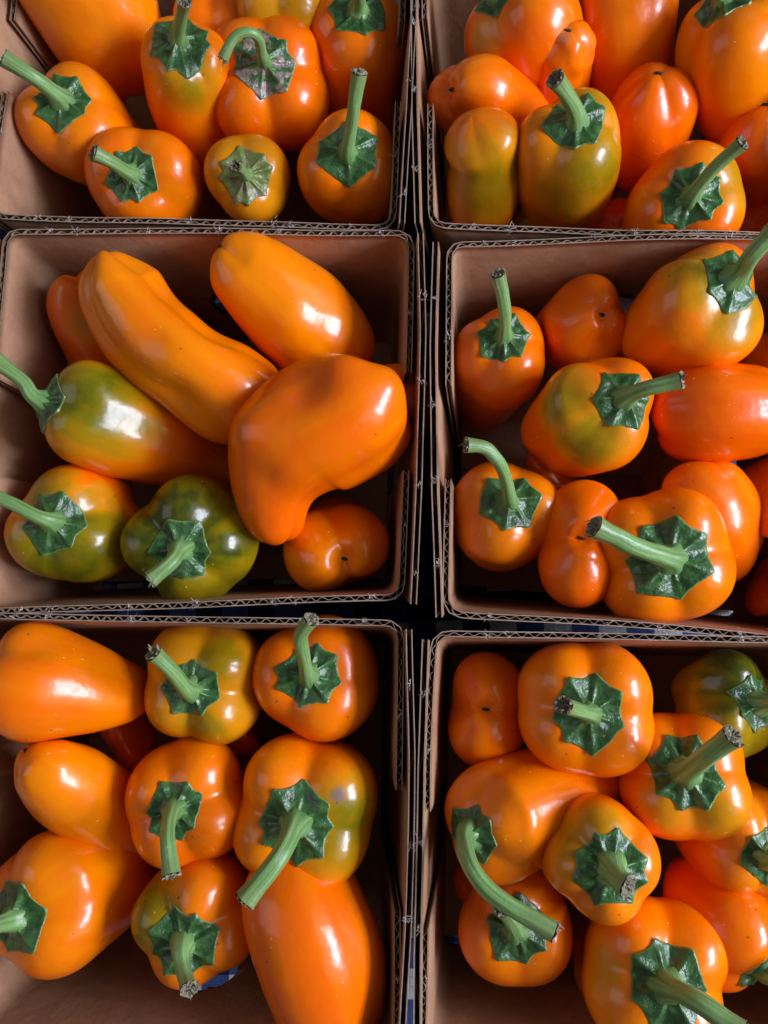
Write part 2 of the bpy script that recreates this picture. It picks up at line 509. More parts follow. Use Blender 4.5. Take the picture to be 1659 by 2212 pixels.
make_box([(60, -241), (875, -241), (840, 480), (-14, 454)], 'cardboard box at the top left holding seven stem-up orange peppers in rows', 1, flap=.42)
make_box([(925, -236), (1730, -236), (1790, 505), (938, 479)], 'cardboard box at the top right with a two-lobed yellow pepper in its corner', 2)
make_box([(18, 506), (878, 512), (862, 1286), (-60, 1311)], 'middle left cardboard box with long peppers lying across and two olive green ones', 3)
make_box([(975, 532), (1835, 520), (1880, 1392), (975, 1315)], 'middle right cardboard box with a broad star-calyx pepper near its front wall', 4, gap=.0052)
make_box([(-75, 1334), (860, 1352), (846, 2300), (-140, 2300)], 'bottom left cardboard box showing gingham through a slot in its floor', 5, front_hole=True, slot=(.05, .02), gap=.0033)
make_box([(945, 1375), (1880, 1394), (1942, 2385), (919, 2365)], 'bottom right cardboard box whose pepper has a long stem curving down', 6, gap=.0033)

# ------------------------------------------------------------------ peppers
def catmull(pts, n=100):
    pts = np.array(pts, float)
    if len(pts) == 2:
        return pts[0] + (pts[1]-pts[0])*np.linspace(0, 1, n)[:, None]
    P = np.vstack([2*pts[0]-pts[1], pts, 2*pts[-1]-pts[-2]])
    out = []
    k = len(pts)-1
    for s in np.linspace(0, k-1e-9, n):
        i = int(s); t = s-i
        a, b, c, d = P[i:i+4]
        out.append(0.5*((2*b) + (-a+c)*t + (2*a-5*b+4*c-d)*t*t + (-a+3*b-3*c+d)*t**3))
    return np.array(out)
def arclen(c):
    d = np.concatenate([[0], np.cumsum(np.linalg.norm(np.diff(c, axis=0), axis=1))])
    return d
def frames(c):
    T = np.gradient(c, axis=0); T /= np.linalg.norm(T, axis=1)[:, None]
    n0 = np.cross(T[0], [0.3, 1, 0.2]); n0 /= np.linalg.norm(n0)
    Ns = [n0]
    for i in range(1, len(c)):
        v = Ns[-1] - T[i]*np.dot(Ns[-1], T[i]); Ns.append(v/np.linalg.norm(v))
    Ns = np.array(Ns); B = np.cross(T, Ns)
    return T, Ns, B
def smooth_radius(R, x):
    R = np.array(R, float); k = len(R)
    xs = np.linspace(0, 1, k)
    fine = np.interp(np.linspace(-0.2, 1.2, 281), xs, R)
    ker = np.hanning(41); ker /= ker.sum()
    fine = np.convolve(np.pad(fine, 20, mode='edge'), ker, 'valid')
    return np.interp(x, np.linspace(-0.2, 1.2, 281), fine)

SEED = [100]
NPEP = []
def pepper(label, pts, R, L=None, lean=(0, 0), top='stem', lobes=3, amp=0.045, tipamp=0.14, ext=0.25, hue=0.4, green=0.0,
           patches=(), calyx=None, stem=None, sr=3.3, dry=0.0, bend=0.0, dimple=None, cap=None, points=None, seed=None,
           phase=None, squash=(1, 0), calyx_on=True, scar=True, lumps=1.0, wrinkle=0.0, tipw=None, blem=(), face=None, pale=0.0, bumps=(), dents=4):
    SEED[0] += 1
    sd = seed or SEED[0]
    rnd = random.Random(sd); rs = np.random.RandomState(sd)
    R = [r*1e-3 for r in R]
    if L is not None:
        H = np.array(W(*pts[0])); dx, dy = lean[0]*1e-3, lean[1]*1e-3
        Lm = L*1e-3
        dz = -math.sqrt(max(1e-6, Lm*Lm - dx*dx - dy*dy))
        Tl = H + np.array([dx, dy, dz])
        b = np.array([rs.normal(), rs.normal(), 0])*0.0025 + np.array([dx*0.15, dy*0.15, 0])
        P3 = [H, H + (Tl-H)*0.5 - b, Tl]
    else:
        P3 = [np.array(W(*p)) for p in pts]
    C = catmull(P3, 120)
    if len(P3) > 2:
        for _ in range(90):
            C[1:-1] = (C[:-2] + 2*C[1:-1] + C[2:])/4
    D = arclen(C); Ltot = D[-1]
    T, Nn, Bb = frames(C)
    NU, NTH = 76, 80
    u = np.linspace(0, 1, NU); a = Ltot*(1-np.cos(np.pi*u))/2
    th = np.arange(NTH)*2*np.pi/NTH
    Rm = max(R)
    r = smooth_radius(R, a/Ltot)
    if top == 'stem': kt, kb = 'stem', 'tip'
    else: kt, kb = 'tip', 'stem'
    def endp(k, Re):
        if k == 'stem': return dict(c=0.85*Re, p=2.35, d=0.20*Re if dimple is None else dimple*Re, w=0.50, la=0.075, ex=0.24)
        return dict(c=1.15*Re, p=2.05, d=0.10*Re if dimple is None else dimple*Re, w=tipw or 0.30, la=tipamp, ex=ext)
    et, eb = endp(kt, R[0]), endp(kb, R[-1])
    if cap: et['c'] = cap*R[0]
    capf = lambda x, p: (1-(1-np.clip(x, 0, 1))**p)**(1/p)
    r = r*capf(a/et['c'], et['p'])*capf((Ltot-a)/eb['c'], eb['p'])
    # lobes
    ph = rs.uniform(0, 6.28) if phase is None else phase
    tw = 0.25*rs.normal()
    if face is not None:
        tw *= 0.4
        if isinstance(face, str):
            i_ = 45; fd = np.array(CAM) - C[i_]
        else:
            i_ = 4 if top == 'tip' and L is None else 20; fd = np.array(face, float)
        ph = math.atan2(np.dot(Bb[i_], fd), np.dot(Nn[i_], fd)) + (math.pi/lobes if face == 'groove' else 0) + tw*D[i_]/Ltot
    A_, TH_ = np.meshgrid(a, th, indexing='ij'); r2 = np.repeat(r[:, None], NTH, 1)
    ang = (TH_ - ph + tw*A_/Ltot)*lobes/2
    g = 2*np.sqrt(np.cos(ang)**2 + 0.02) - 1.05           # rounded crests, sharper grooves
    li = (np.floor((TH_ - ph)/(2*np.pi/lobes) + 0.5).astype(int)) % lobes
    wsm = 1 + 0.5*np.cos(TH_*1 + rs.uniform(0, 6))*0.5
    g = g*wsm
    wt = np.exp(-(A_/(et['c']*1.1))**2); wb_ = np.exp(-((Ltot-A_)/(eb['c']*1.1))**2)
    la = amp + (et['la']-amp)*wt + (eb['la']-amp)*wb_
    r2 = r2*(1 + la*(g-0.25))
    r2 = r2*(1 + squash[0]*0*g)
    if squash[0] != 1:
        r2 = r2*(1 + (squash[0]-1)*np.cos(TH_ - squash[1] - (ph if face is not None else 0))**2)
    Re_t, Re_b = R[0], R[-1]
    x = A_.copy()
    x = x + et['d']*np.exp(-(r2/(et['w']*Re_t))**2)*wt + et['ex']*Re_t*(1-g)*0.5*wt*np.clip(r2/Re_t, 0, 1)**1.0
    x = x - eb['d']*np.exp(-(r2/(eb['w']*Re_b))**2)*wb_ - eb['ex']*Re_b*(1-g)*0.5*wb_*np.clip(r2/Re_b, 0, 1)
    xi = np.clip(x, 0, Ltot)
    def ip(M): return np.stack([np.interp(xi, D, M[:, k]) for k in range(3)], -1)
    cc, n_, b_ = ip(C), ip(Nn), ip(Bb)
    rad = n_*np.cos(TH_)[..., None] + b_*np.sin(TH_)[..., None]
    P = cc + rad*r2[..., None]
    w1 = Waves(sd, 60); w2 = Waves(sd+1, 150)
    fl = P.reshape(-1, 3)
    disp = (w1(fl)*0.0013 + w2(fl)*0.0004)*lumps
    disp = disp.reshape(NU, NTH)*np.clip(r2/(0.5*Rm), 0, 1)
    if wrinkle:
        w3 = Waves(sd+2, 600, 12); disp += (w3(fl).reshape(NU, NTH))*0.0006*wrinkle*wt*np.clip(r2/(0.3*Rm), 0, 1)
    P = P + rad*disp[..., None]
    # dents and bulges pressed into the walls
    rt = random.Random(sd + 77)
    spots = []
    for _ in range(dents):
        i_ = rt.randint(14, NU-14); j_ = rt.randrange(NTH)
        spots.append((P[i_, j_].copy(), rt.uniform(0.35, 0.65)*Rm, rt.choice([-1, -1, 1])*rt.uniform(0.03, 0.085)*Rm))
    if bumps:
        fl = P.reshape(-1, 3); bx, by = project(fl); bd = np.linalg.norm(fl - np.array(CAM), axis=1)
        for (qx, qy, rmm, hmm) in bumps:
            cand = np.argsort(np.hypot(bx-qx, by-qy))[:30]
            spots.append((fl[cand[np.argmin(bd[cand])]].copy(), rmm*1e-3, hmm*1e-3))
    for c_, rr_, hh_ in spots:
        gq = np.exp(-(np.linalg.norm(P - c_, axis=-1)/rr_)**2)
        P = P + rad*(gq*hh_*np.clip(r2/(0.4*Rm), 0, 1))[..., None]
    # pole vertices
    P[0] = P[0].mean(0); P[-1] = P[-1].mean(0)
    V = np.concatenate([P[0, :1], P[1:-1].reshape(-1, 3), P[-1, :1]])
    fs = []
    idx = lambda i, j: 1 + (i-1)*NTH + (j % NTH)
    for j in range(NTH): fs.append((0, idx(1, j+1), idx(1, j)))
    for i in range(1, NU-2):
        for j in range(NTH):
            fs.append((idx(i, j), idx(i, j+1), idx(i+1, j+1), idx(i+1, j)))
    last = len(V)-1
    for j in range(NTH): fs.append((idx(NU-2, j), idx(NU-2, j+1), last))
    # unripe green patches: rounded regions on the skin
    gr = np.full(len(V), float(green))
    px, py = project(V)
    dist = np.linalg.norm(V - np.array(CAM), axis=1)
    wg = Waves(sd+3, 130)
    nz = 0.6*wg(V) + 0.4*Waves(sd+9, 420)(V)
    st_ = np.concatenate([[0], np.tile(np.sin(th*9 + sd) + 0.7*np.sin(th*17 + 2*sd) + 0.5*np.sin(th*31), NU-2), [0]])*0.5
    nz = 0.75*nz + 0.5*st_
    def seat(qx, qy):
        d2 = np.hypot(px-qx, py-qy)
        cand = np.argsort(d2)[:40]
        return V[cand[np.argmin(dist[cand])]]
    for (qx, qy, rad_mm, st) in patches:
        c0 = seat(qx, qy)
        dd = np.linalg.norm(V - c0, axis=1)/(rad_mm*1e-3)
        gr = np.maximum(gr, st*np.clip(1.3 - dd + nz*0.22, 0, 1)**0.9)
    if green: gr += 0.12*nz*green
    sc = np.zeros(len(V))
    for (qx, qy, rad_mm, st) in blem:
        dd = np.linalg.norm(V - seat(qx, qy), axis=1)/(rad_mm*1e-3)
        sc = np.maximum(sc, st*np.clip(1.6-1.5*dd + nz*0.2, 0, 1))
    lowest = V[:, 2].min()
    root = empty('sweet_pepper', (V[:, 0].mean(), V[:, 1].mean(), lowest))
    tag(root, label, 'pepper', 'orange sweet peppers heaped in the boxes')
    hu = np.full(len(V), 0.06 + hue*0.62) + 0.25*w1(V*0.5)*0.5 + 0.10*st_ + 0.05*nz
    body = mesh_obj('flesh', V, fs, FLESH, root, attrs={'green': np.clip(gr, 0, 1), 'hue': np.clip(hu, 0, 1), 'scar': np.clip(sc, 0, 1)})
    NPEP.append((label, V))
    if top == 'tip':
        if scar:
            p0 = P[0, 0]; up = -T[0]
            tv, tf = [], []
            k = 9
            for ring, (rr, hh) in enumerate(((0.0012, -0.0002), (0.0009, 0.0003), (0.0004, 0.0006))):
                for j in range(k):
                    an = j*6.283/k
                    v = p0 + (Nn[0]*math.cos(an)*1.5 + Bb[0]*math.sin(an)*0.7)*rr*rnd.uniform(0.7, 1.2) + up*(hh*rnd.uniform(0.6, 1.3)) + Nn[0]*0.0006*ring*rnd.uniform(-1, 1)
                    tv.append(v)
            for ring in range(2):
                for j in range(k):
                    tf.append((ring*k+j, ring*k+(j+1) % k, (ring+1)*k+(j+1) % k, (ring+1)*k+j))
            tf.append(tuple(2*k+j for j in range(k)))
            mesh_obj('blossom_scar', tv, tf, SCAR, root)
        return root
    if not calyx_on: return root
    # calyx: a star-shaped leathery disc lying on the shoulder
    Rc = (calyx or 0.56*R[0]*1e3)*0.93e-3
    up = -T[0]
    half = NU//2
    rr_all = np.linalg.norm((P - P[0, 0]) - ((P - P[0, 0]) @ T[0])[..., None]*T[0], axis=-1)
    nth, nr_ = 112, 18
    npt = points or rnd.choice([6, 6, 7, 7, 8])
    pa = np.sort((np.arange(npt) + rs.uniform(-0.22, 0.22, npt))*2*np.pi/npt + rs.uniform(0, 6.28))
    pl = rs.uniform(0.88, 1.10, npt)
    tv, dq, dr_ = [], [], []
    wb1 = Waves(sd+5, 900, 10); wb2 = Waves(sd+6, 380)
    rows = []
    for i in range(nth):
        t_ = i*2*np.pi/nth
        dl = (t_ - pa + np.pi) % (2*np.pi) - np.pi
        k = np.argmin(np.abs(dl)); spread = np.pi/npt
        x_ = min(1, abs(dl[k])/spread)
        spike = (1-x_)**1.5
        rmax = Rc*(0.85 + 0.15*spike**1.25*pl[k] + 0.04*math.sin(2*t_ + sd) + 0.03*math.sin(3*t_ + 2*sd) + 0.006*math.sin(17*t_ + sd))
        ridge = math.exp(-(dl[k]/0.13)**2)
        j = t_/(2*np.pi)*NTH; j0 = int(j) % NTH; j1 = (j0+1) % NTH; f = j - int(j)
        col = P[:half, j0]*(1-f) + P[:half, j1]*f; rc = rr_all[:half, j0]*(1-f) + rr_all[:half, j1]*f
        m = int(np.argmax(rc)); col = col[:m+1]; rc = np.maximum.accumulate(rc[:m+1]) + np.arange(m+1)*1e-9
        rd = Nn[0]*math.cos(t_) + Bb[0]*math.sin(t_)
        rows.append((t_, rmax, ridge, spike, col, rc, rd))
    for s_ in range(nr_ + 2):
        q = min(1.0, (s_+0.0)/nr_)
        for (t_, rmax, ridge, spike, col, rc, rd) in rows:
            rr = q*rmax if s_ > 0 else 1e-5
            if s_ == nr_+1: rr = rmax*0.985
            sp = np.array([np.interp(rr, rc, col[:, k]) for k in range(3)])
            nrm = up + rd*0.55*(rr/R[0]); nrm /= np.linalg.norm(nrm)
            h = 0.0006 + 0.0009*ridge*q*(1-0.35*q) + 0.0034*math.exp(-(q/0.40)**2) + 0.0002*spike*q**7 - 0.0004*q**4 - 0.0003*math.sin(math.pi*min(1, q*1.05))*(1-ridge)
            if s_ == nr_+1: h = -0.0006
            tv.append(sp + nrm*h); dq.append(q); dr_.append(ridge*min(1, 2.2*q))
    tv = np.array(tv)
    amp_b = (np.sin(np.pi*np.clip(np.array(dq), 0, 1))**0.7)
    tv += up*((np.maximum(-0.6, wb1(tv))*0.00034 + np.maximum(-0.6, wb2(tv))*0.00045)*amp_b)[:, None]
    tf = []
    for s_ in range(nr_+1):
        for i in range(nth):
            a0 = s_*nth+i; a1 = s_*nth+(i+1) % nth
            tf.append((a0, a1, a1+nth, a0+nth))
    dv = np.full(len(tv), dry) + (0.25*wb2(tv*0.5) if dry else 0)
    # the axis runs into the body, so this winding faces out
    ca = mesh_obj('calyx', tv, [f[::-1] for f in tf], CALYX, root, attrs={'q': np.array(dq), 'dry': dv, 'ridge': np.array(dr_), 'pale': np.full(len(tv), pale)})
    if stem is None: return root
    # stem
    p0 = P[0, 0] + up*0.0012
    ends_ = [np.array(W(*s_)) for s_ in stem]
    Ls = np.linalg.norm(ends_[-1]-p0)
    d0 = ends_[0]-p0; d0 = d0/np.linalg.norm(d0)
    ctrl = [p0 - up*0.001, p0 + (up*0.55 + d0*0.45)*min(0.005, Ls*0.25)] + ends_
    C2 = catmull(ctrl, 44)
    for _ in range(14):
        C2[1:-1] = (C2[:-2] + 2*C2[1:-1] + C2[2:])/4
    T2, N2, B2 = frames(C2); s2 = arclen(C2); s2 = s2/s2[-1]
    k = 28; ribs = rnd.choice([5, 6])
    tv, q2, sp2 = [], [], []
    for i in range(44):
        s_ = s2[i]
        rr = sr*0.93e-3*(1.0 - 0.10*s_ + 0.60*math.exp(-(s_*Ls/0.0036)**2) - 0.08*math.sin(math.pi*s_) + 0.10*max(0, s_-0.85)/0.15)
        for j in range(k):
            an = j*6.28318/k
            rib = 1 + 0.038*math.cos(ribs*an + s_*1.5 + sd) + 0.04*math.cos(2*an + sd + s_)
            if s_ < 0.2: rib = 1 + (rib-1)*(1+4*(0.2-s_))
            tv.append(C2[i] + (N2[i]*math.cos(an) + B2[i]*math.sin(an))*rr*rib)
            q2.append(s_); sp2.append((math.cos(an)*1.6, math.sin(an)*1.6, s_*Ls*25))
    tv = np.array(tv); tv += (Waves(sd+8, 500)(tv)*0.00014)[:, None]*np.array([1, 1, 0.3])
    tf = [(i*k+j, i*k+(j+1) % k, (i+1)*k+(j+1) % k, (i+1)*k+j) for i in range(43) for j in range(k)]
    so = mesh_obj('stem', tv, tf, STEM, root, attrs={'q': np.array(q2), 'sp': np.array(sp2)})
    # ragged cut end
    ring = tv[-k:]; c0 = ring.mean(0); dirn = T2[-1]
    ev = [p for p in ring]
    levels = ((1.0, 0.0004), (0.8, 0.0005), (0.55, -0.0004), (0.28, -0.0003))
    ev = []
    for f, h in levels:
        for j in range(k):
            e = c0 + (ring[j]-c0)*f*(1.03 if f == 1 else 1) + dirn*(h + rnd.uniform(-0.0007, 0.0009)*(0.5 if f == 1 else 1))
            ev.append(e)
    ev.append(c0 + dirn*0.0001)
    ef = [(l*k+j, l*k+(j+1) % k, (l+1)*k+(j+1) % k, (l+1)*k+j) for l in range(3) for j in range(k)]
    ef += [(3*k+j, 3*k+(j+1) % k, 4*k) for j in range(k)]
    ef += [(j, (j+1) % k, k+(j+1) % k, k+j) for j in range(0)]
    # dried wick of torn fibres
    for w_ in range(rnd.randint(2, 4)):
        an = rnd.uniform(0, 6.28); base = c0 + (N2[-1]*math.cos(an) + B2[-1]*math.sin(an))*sr*1e-3*rnd.uniform(0.2, 0.9)
        d = dirn + rs.normal(size=3)*0.35; d /= np.linalg.norm(d); ln = rnd.uniform(0.0012, 0.0034)
        sd_ = np.cross(d, [0.2, 0.3, 0.9]); sd_ /= np.linalg.norm(sd_); u_ = np.cross(sd_, d); wd = rnd.uniform(0.0004, 0.0009)
        b0 = len(ev)
        ev += [base + sd_*wd - d*0.0006, base - sd_*wd*0.7 + u_*wd*0.4 - d*0.0006, base - sd_*wd*0.4 - u_*wd*0.4 - d*0.0006,
               base + d*ln*0.6 + sd_*wd*0.6, base + d*ln*0.6 - sd_*wd*0.4 + u_*wd*0.3, base + d*ln*0.6 - u_*wd*0.3, base + d*ln + rs.normal(size=3)*0.0004]
        for e in range(3):
            ef += [(b0+e, b0+(e+1) % 3, b0+3+(e+1) % 3, b0+3+e), (b0+3+e, b0+3+(e+1) % 3, b0+6)]
    ce = mesh_obj('cut_end', ev, ef, CUT, so, smooth=False)
    ce.matrix_parent_inverse = Matrix()
    return root

# ---- top left box
pepper('orange pepper whose green stem sticks out over the left box wall, top left', [(126, 208, 2)], [21, 22, 19, 12], L=75, lean=(9, 8), stem=[(70, 165, 12), (10, 128, 17)], hue=.3, calyx=12, seed=11)
pepper('tall orange pepper with greenish shoulder and stem pointing up past the top edge', [(385, 82, 8)], [16.5, 18.5, 17.5, 12], L=85, lean=(-9, -14), stem=[(392, 30, 22), (398, 2, 30)], patches=[(415, 205, 13, .55)], hue=.45, calyx=13.5, sr=2.7, seed=12)
pepper('orange pepper with a dry greyish calyx and a stem hooked over to the left', [(568, 128, 0)], [24.5, 25.5, 20, 12], L=80, lean=(-16, 38), stem=[(555, 75, 14), (510, 75, 16), (482, 126, 12)], dry=.72, hue=.62, calyx=14, sr=2.3, lobes=4, seed=13)
pepper('orange pepper at the top edge with a leafy calyx, beside the right box wall', [(775, 12, -2)], [19, 21, 19, 12], L=82, lean=(0, -14), stem=[(775, -30, 14)], hue=.5, calyx=12.5, seed=14)
pepper('orange pepper with the tallest upright stem, near right corner of the top left box', [(750, 325, 2)], [19.5, 21, 17, 11], L=76, lean=(-4, 30), stem=[(763, 240, 18), (776, 158, 28)], hue=.3, calyx=13, sr=3.0, seed=15)
pepper('orange pepper with stubby stem pointing left, front left of the top left box', [(280, 375, -2)], [20, 21, 17, 12], L=75, lean=(-2, 24), stem=[(240, 350, 9), (203, 331, 14)], hue=.42, calyx=11.5, sr=3.0, seed=16)
pepper('small amber pepper with a pale calyx and brown dry patch, front of top left box', [(530, 378, -4)], [17, 17.8, 15, 10], L=72, lean=(-10, 32), stem=[(520, 365, 5), (510, 358, 10)], green=.22, hue=.3, calyx=11.5, pale=.65, dry=.55, sr=2.2, seed=17)
pepper('large smooth yellow orange pepper running off the top edge at far left', [(120, -170, 5), (200, 10, -14), (285, 215, -42)], [25, 26, 22, 14], hue=.12, calyx_on=False)
pepper('orange pepper mostly beyond the top edge, behind the upright stem', [(455, -45, -8)], [18, 20, 17, 11], L=70, lean=(0, -8), hue=.3, calyx_on=False)
pepper('amber pepper at the top edge between two leafy calyxes', [(598, -62, 2)], [17, 19, 16, 11], L=76, lean=(0, -6), green=.36, calyx_on=False)
pepper('shadowed orange pepper low in the middle of the top left box', [(430, 240, -46), (600, 330, -58)], [17, 18, 14], hue=.7, calyx_on=False)

# ---- top right box
pepper('bulky orange pepper with its calyx cut by the top edge, left of the narrow tip', [(1065, -28, 2), (1142, 90, -22), (1200, 200, -55)], [20, 25, 22, 13], hue=.35, patches=[(1035, 75, 8, .3)], calyx=11, stem=[(1045, -80, 12)], lobes=3, seed=21)
pepper('long orange pepper rising past the top edge behind the central stem', [(1345, -120, -2), (1355, 60, -18), (1370, 260, -52)], [19, 19.5, 17.5, 12], hue=.5, calyx_on=False, seed=22)
pepper('very large smooth yellow orange pepper at the right edge near the top', [(1560, -15, 8), (1600, 130, -14), (1590, 290, -50)], [21, 24, 23, 17], hue=.22, calyx=12, stem=[(1530, -80, 20)], lobes=3, seed=23)
pepper('glossy orange pepper tip with a folded crease against the left box wall', [(958, 188, -2), (1030, 215, -16), (1150, 300, -42)], [17, 18, 17, 14], top='tip', hue=.35, tipamp=.2, lobes=2, ext=.5, dimple=.3, seed=24)
pepper('narrow orange pepper standing with its shrivelled tip up', [(1228, 62, 2), (1210, 140, -18), (1175, 260, -50)], [9, 12.5, 15, 15], top='tip', hue=.45, wrinkle=1.6, blem=[(1215, 75, 3.5, .5)], tipamp=.08, seed=25, ext=.1)
pepper('red orange pepper standing tip up with a tiny dark scar, behind the blackened stem', [(1425, 152, -4), (1410, 220, -18), (1370, 380, -55)], [13, 16, 17.5, 14], top='tip', hue=.8, lobes=3, tipamp=.1, ext=.2, seed=26)
pepper('two-lobed pepper, orange cap over a yellow olive body, in the near left corner', [(1020, 248, 6), (1042, 350, -14), (1034, 490, -50)], [12, 14.4, 12.6, 14.8, 15, 14, 11], top='tip', hue=.5, lobes=2, amp=.05, tipamp=.06, ext=.15, dimple=0.0, patches=[(1045, 420, 21, .5)], scar=False, seed=27)
pepper('tall amber green pepper with a thick cut stem, middle of the top right box', [(1246, 250, 10)], [20, 21.5, 17.5, 11], L=88, lean=(16, 6), stem=[(1225, 205, 20), (1200, 172, 27)], patches=[(1310, 370, 17, .55), (1280, 200, 14, .42), (1230, 440, 14, .42)], hue=.25, green=.14, calyx=12.5, sr=3.4, seed=28)
pepper('orange pepper with a long blackened stem leaning right, near the front wall', [(1495, 420, 2)], [20, 22, 18, 12], L=76, lean=(18, 36), stem=[(1545, 360, 13), (1603, 309, 22)], patches=[(1590, 380, 13, .4)], hue=.38, calyx=12.5, sr=3.0, seed=29)
pepper('red orange pepper cut by the right edge with a dark blossom scar', [(1655, 218, -8), (1650, 300, -24), (1640, 430, -55)], [16, 19, 18, 14], top='tip', hue=.85, seed=30)
pepper('shadowed olive pepper low behind the two-lobed one', [(1140, 400, -42), (1170, 520, -62)], [14, 16, 13], green=.55, calyx_on=False)
pepper('shadowed orange pepper low beside the long blackened stem pepper', [(1340, 430, -40), (1330, 560, -60)], [14, 16, 13], hue=.8, calyx_on=False)
pepper('orange pepper low under the right edge of the top right box', [(1650, 440, -34), (1660, 560, -60)], [17, 19, 14], hue=.7, calyx_on=False)

# ---- middle left box
pepper('orange pepper standing tip up with a notch at its top, by the back left corner', [(160, 585, -10), (198, 680, -26), (285, 860, -58)], [13, 18, 19, 16], top='tip', hue=.4, lobes=2, tipamp=.2, ext=.5, dimple=.35, scar=False, patches=[(180, 690, 9, .3)], seed=31, face='groove')
pepper('long orange pepper with two ridges lying diagonally across the middle left box', [(222, 540, 4), (272, 655, -3), (415, 800, -6), (600, 905, -26)], [13, 16.5, 17, 18, 15], top='tip', hue=.22, lobes=3, amp=.11, tipamp=.20, ext=.45, scar=False, face='cam', seed=32, bumps=[(480, 935, 11, 3.5), (380, 870, 8, -3), (470, 690, 9, -2.5), (330, 565, 9, 2.5), (300, 740, 9, -2)])
pepper('smooth orange pepper leaning on the back wall with a creased tip', [(470, 528, 4), (575, 620, -10), (680, 725, -26), (750, 830, -44)], [9.5, 15.5, 19.5, 20.5, 16], top='tip', hue=.2, lobes=2, amp=.03, tipamp=.14, ext=.4, seed=33, face='groove')
pepper('largest orange pepper, lumpy with a bent narrow end, beside the right wall', [(842, 808, -6), (755, 888, -2), (640, 955, -4), (590, 1060, -9), (603, 1178, -15)], [19, 24.5, 25, 22, 14, 8], top='tip', hue=.95, lobes=3, amp=.05, tipamp=.12, ext=.22, scar=False, face='cam', bumps=[(745, 775, 9, 4), (850, 815, 8, 3), (885, 915, 9, 4), (640, 835, 9, -3), (515, 930, 10, 4), (800, 770, 5, -3), (560, 1045, 8, -2)], dents=0, lumps=.6, seed=34)
pepper('orange pepper low against the right wall behind the lumpy largest one', [(800, 790, -20), (860, 960, -38)], [18, 20, 16], hue=.5, calyx_on=False, top='tip', scar=False)
pepper('olive shouldered pepper lying with its stem over the left box wall', [(92, 868, 2), (310, 945, -25), (550, 1030, -52)], [18, 20, 15, 10], stem=[(50, 825, 6), (-10, 778, 10)], patches=[(190, 845, 23, .8)], hue=.45, calyx=12, sr=3.1, lobes=3, seed=35, dimple=.1)
pepper('half olive half orange pepper with a long pale stem crossing the left wall', [(112, 1128, 0), (158, 1136, -20), (270, 1120, -54)], [21, 23, 18], stem=[(60, 1105, 6), (-10, 1072, 8)], patches=[(150, 1230, 26, .8), (250, 1150, 15, .65), (80, 1060, 14, .55)], hue=.55, calyx=12.5, sr=3.0, points=6, lobes=3, seed=36, dimple=.1)
pepper('dark olive green pepper with a short curved stem at the front wall', [(385, 1190, 0), (420, 1168, -22), (500, 1118, -56)], [23, 24.5, 20.5, 13], stem=[(370, 1215, 6), (325, 1252, 8)], green=.68, patches=[(400, 1090, 34, 1.0), (480, 1190, 20, .9), (330, 1240, 20, .85)], hue=.6, calyx=12.5, sr=3.2, points=6, lobes=4, seed=37)
pepper('orange pepper tip with a round lobe and hooked scar in the near right corner', [(745, 1215, -10), (738, 1188, -28), (712, 1130, -62)], [17.5, 19.5, 19, 14], top='tip', hue=.3, lobes=2, amp=.06, tipamp=.22, ext=.55, dimple=.35, seed=38, face=(1, .25, 0))
pepper('shadowed orange pepper low between the long ones in the middle left box', [(330, 880, -52), (560, 1010, -62)], [17, 19, 16], hue=.8, calyx_on=False)

# ---- middle right box
pepper('orange pepper with a thin straight stem in the back left corner of its box', [(1090, 722, -8)], [18.5, 20, 16.5, 10], L=72, lean=(-3, -9), stem=[(1090, 660, 6), (1076, 592, 16)], hue=.6, calyx=11, sr=2.7, seed=41)
pepper('round orange pepper tip with a tiny pit, near the back wall vent', [(1310, 676, -8), (1275, 692, -22), (1215, 740, -55)], [13.5, 18, 18, 14], top='tip', hue=.25, lobes=3, tipamp=.1, ext=.25, dimple=.28, seed=42)
pepper('amber shouldered orange pepper with a stem running out to the right edge', [(1590, 598, 10), (1530, 650, -4), (1410, 790, -42)], [21, 23, 20, 13], stem=[(1625, 550, 22), (1672, 500, 28)], patches=[(1540, 580, 13, .55), (1620, 690, 13, .5)], hue=.5, calyx=13, sr=3.6, seed=43, dimple=.12)
pepper('mottled olive and orange pepper with its stem bent out to the right', [(1352, 858, 6), (1305, 888, -8), (1165, 975, -44)], [20, 22, 18, 12], stem=[(1400, 838, 14), (1470, 822, 18)], patches=[(1200, 860, 14, .55), (1270, 960, 14, .55), (1230, 920, 10, .35)], hue=.55, calyx=12, sr=3.2, points=6, seed=44, dimple=.12)
pepper('red orange pepper lying on its side against the right edge', [(1410, 890, -24), (1540, 890, -14), (1730, 902, -20)], [15, 17.5, 16, 9], hue=.85, calyx_on=False, lobes=3, seed=45)
pepper('orange pepper with a curved pale stem hooking up toward the left wall', [(1102, 1078, -10)], [20, 21.5, 17, 10], L=72, lean=(7, -9), stem=[(1085, 1010, 8), (1050, 968, 14), (1008, 962, 16)], hue=.45, green=.10, calyx=12.5, sr=2.8, points=6, seed=46)
pepper('kidney-shaped red orange pepper with a puckered crease, beside the star calyx one', [(1257, 1158, -2), (1254, 1168, -22), (1262, 1120, -60)], [15, 16.5, 15, 12], top='tip', hue=.75, lobes=2, amp=.06, tipamp=.15, ext=.5, dimple=.35, seed=47, face=(0.15, 1, 0), squash=(1.42, 0))
pepper('broad orange pepper with a star calyx and thick stem pointing up left', [(1450, 1208, 6)], [24.5, 25.5, 20, 13], L=78, lean=(14, -2), stem=[(1370, 1180, 14), (1284, 1138, 20)], hue=.28, calyx=16, sr=3.9, points=7, lobes=4, seed=48)
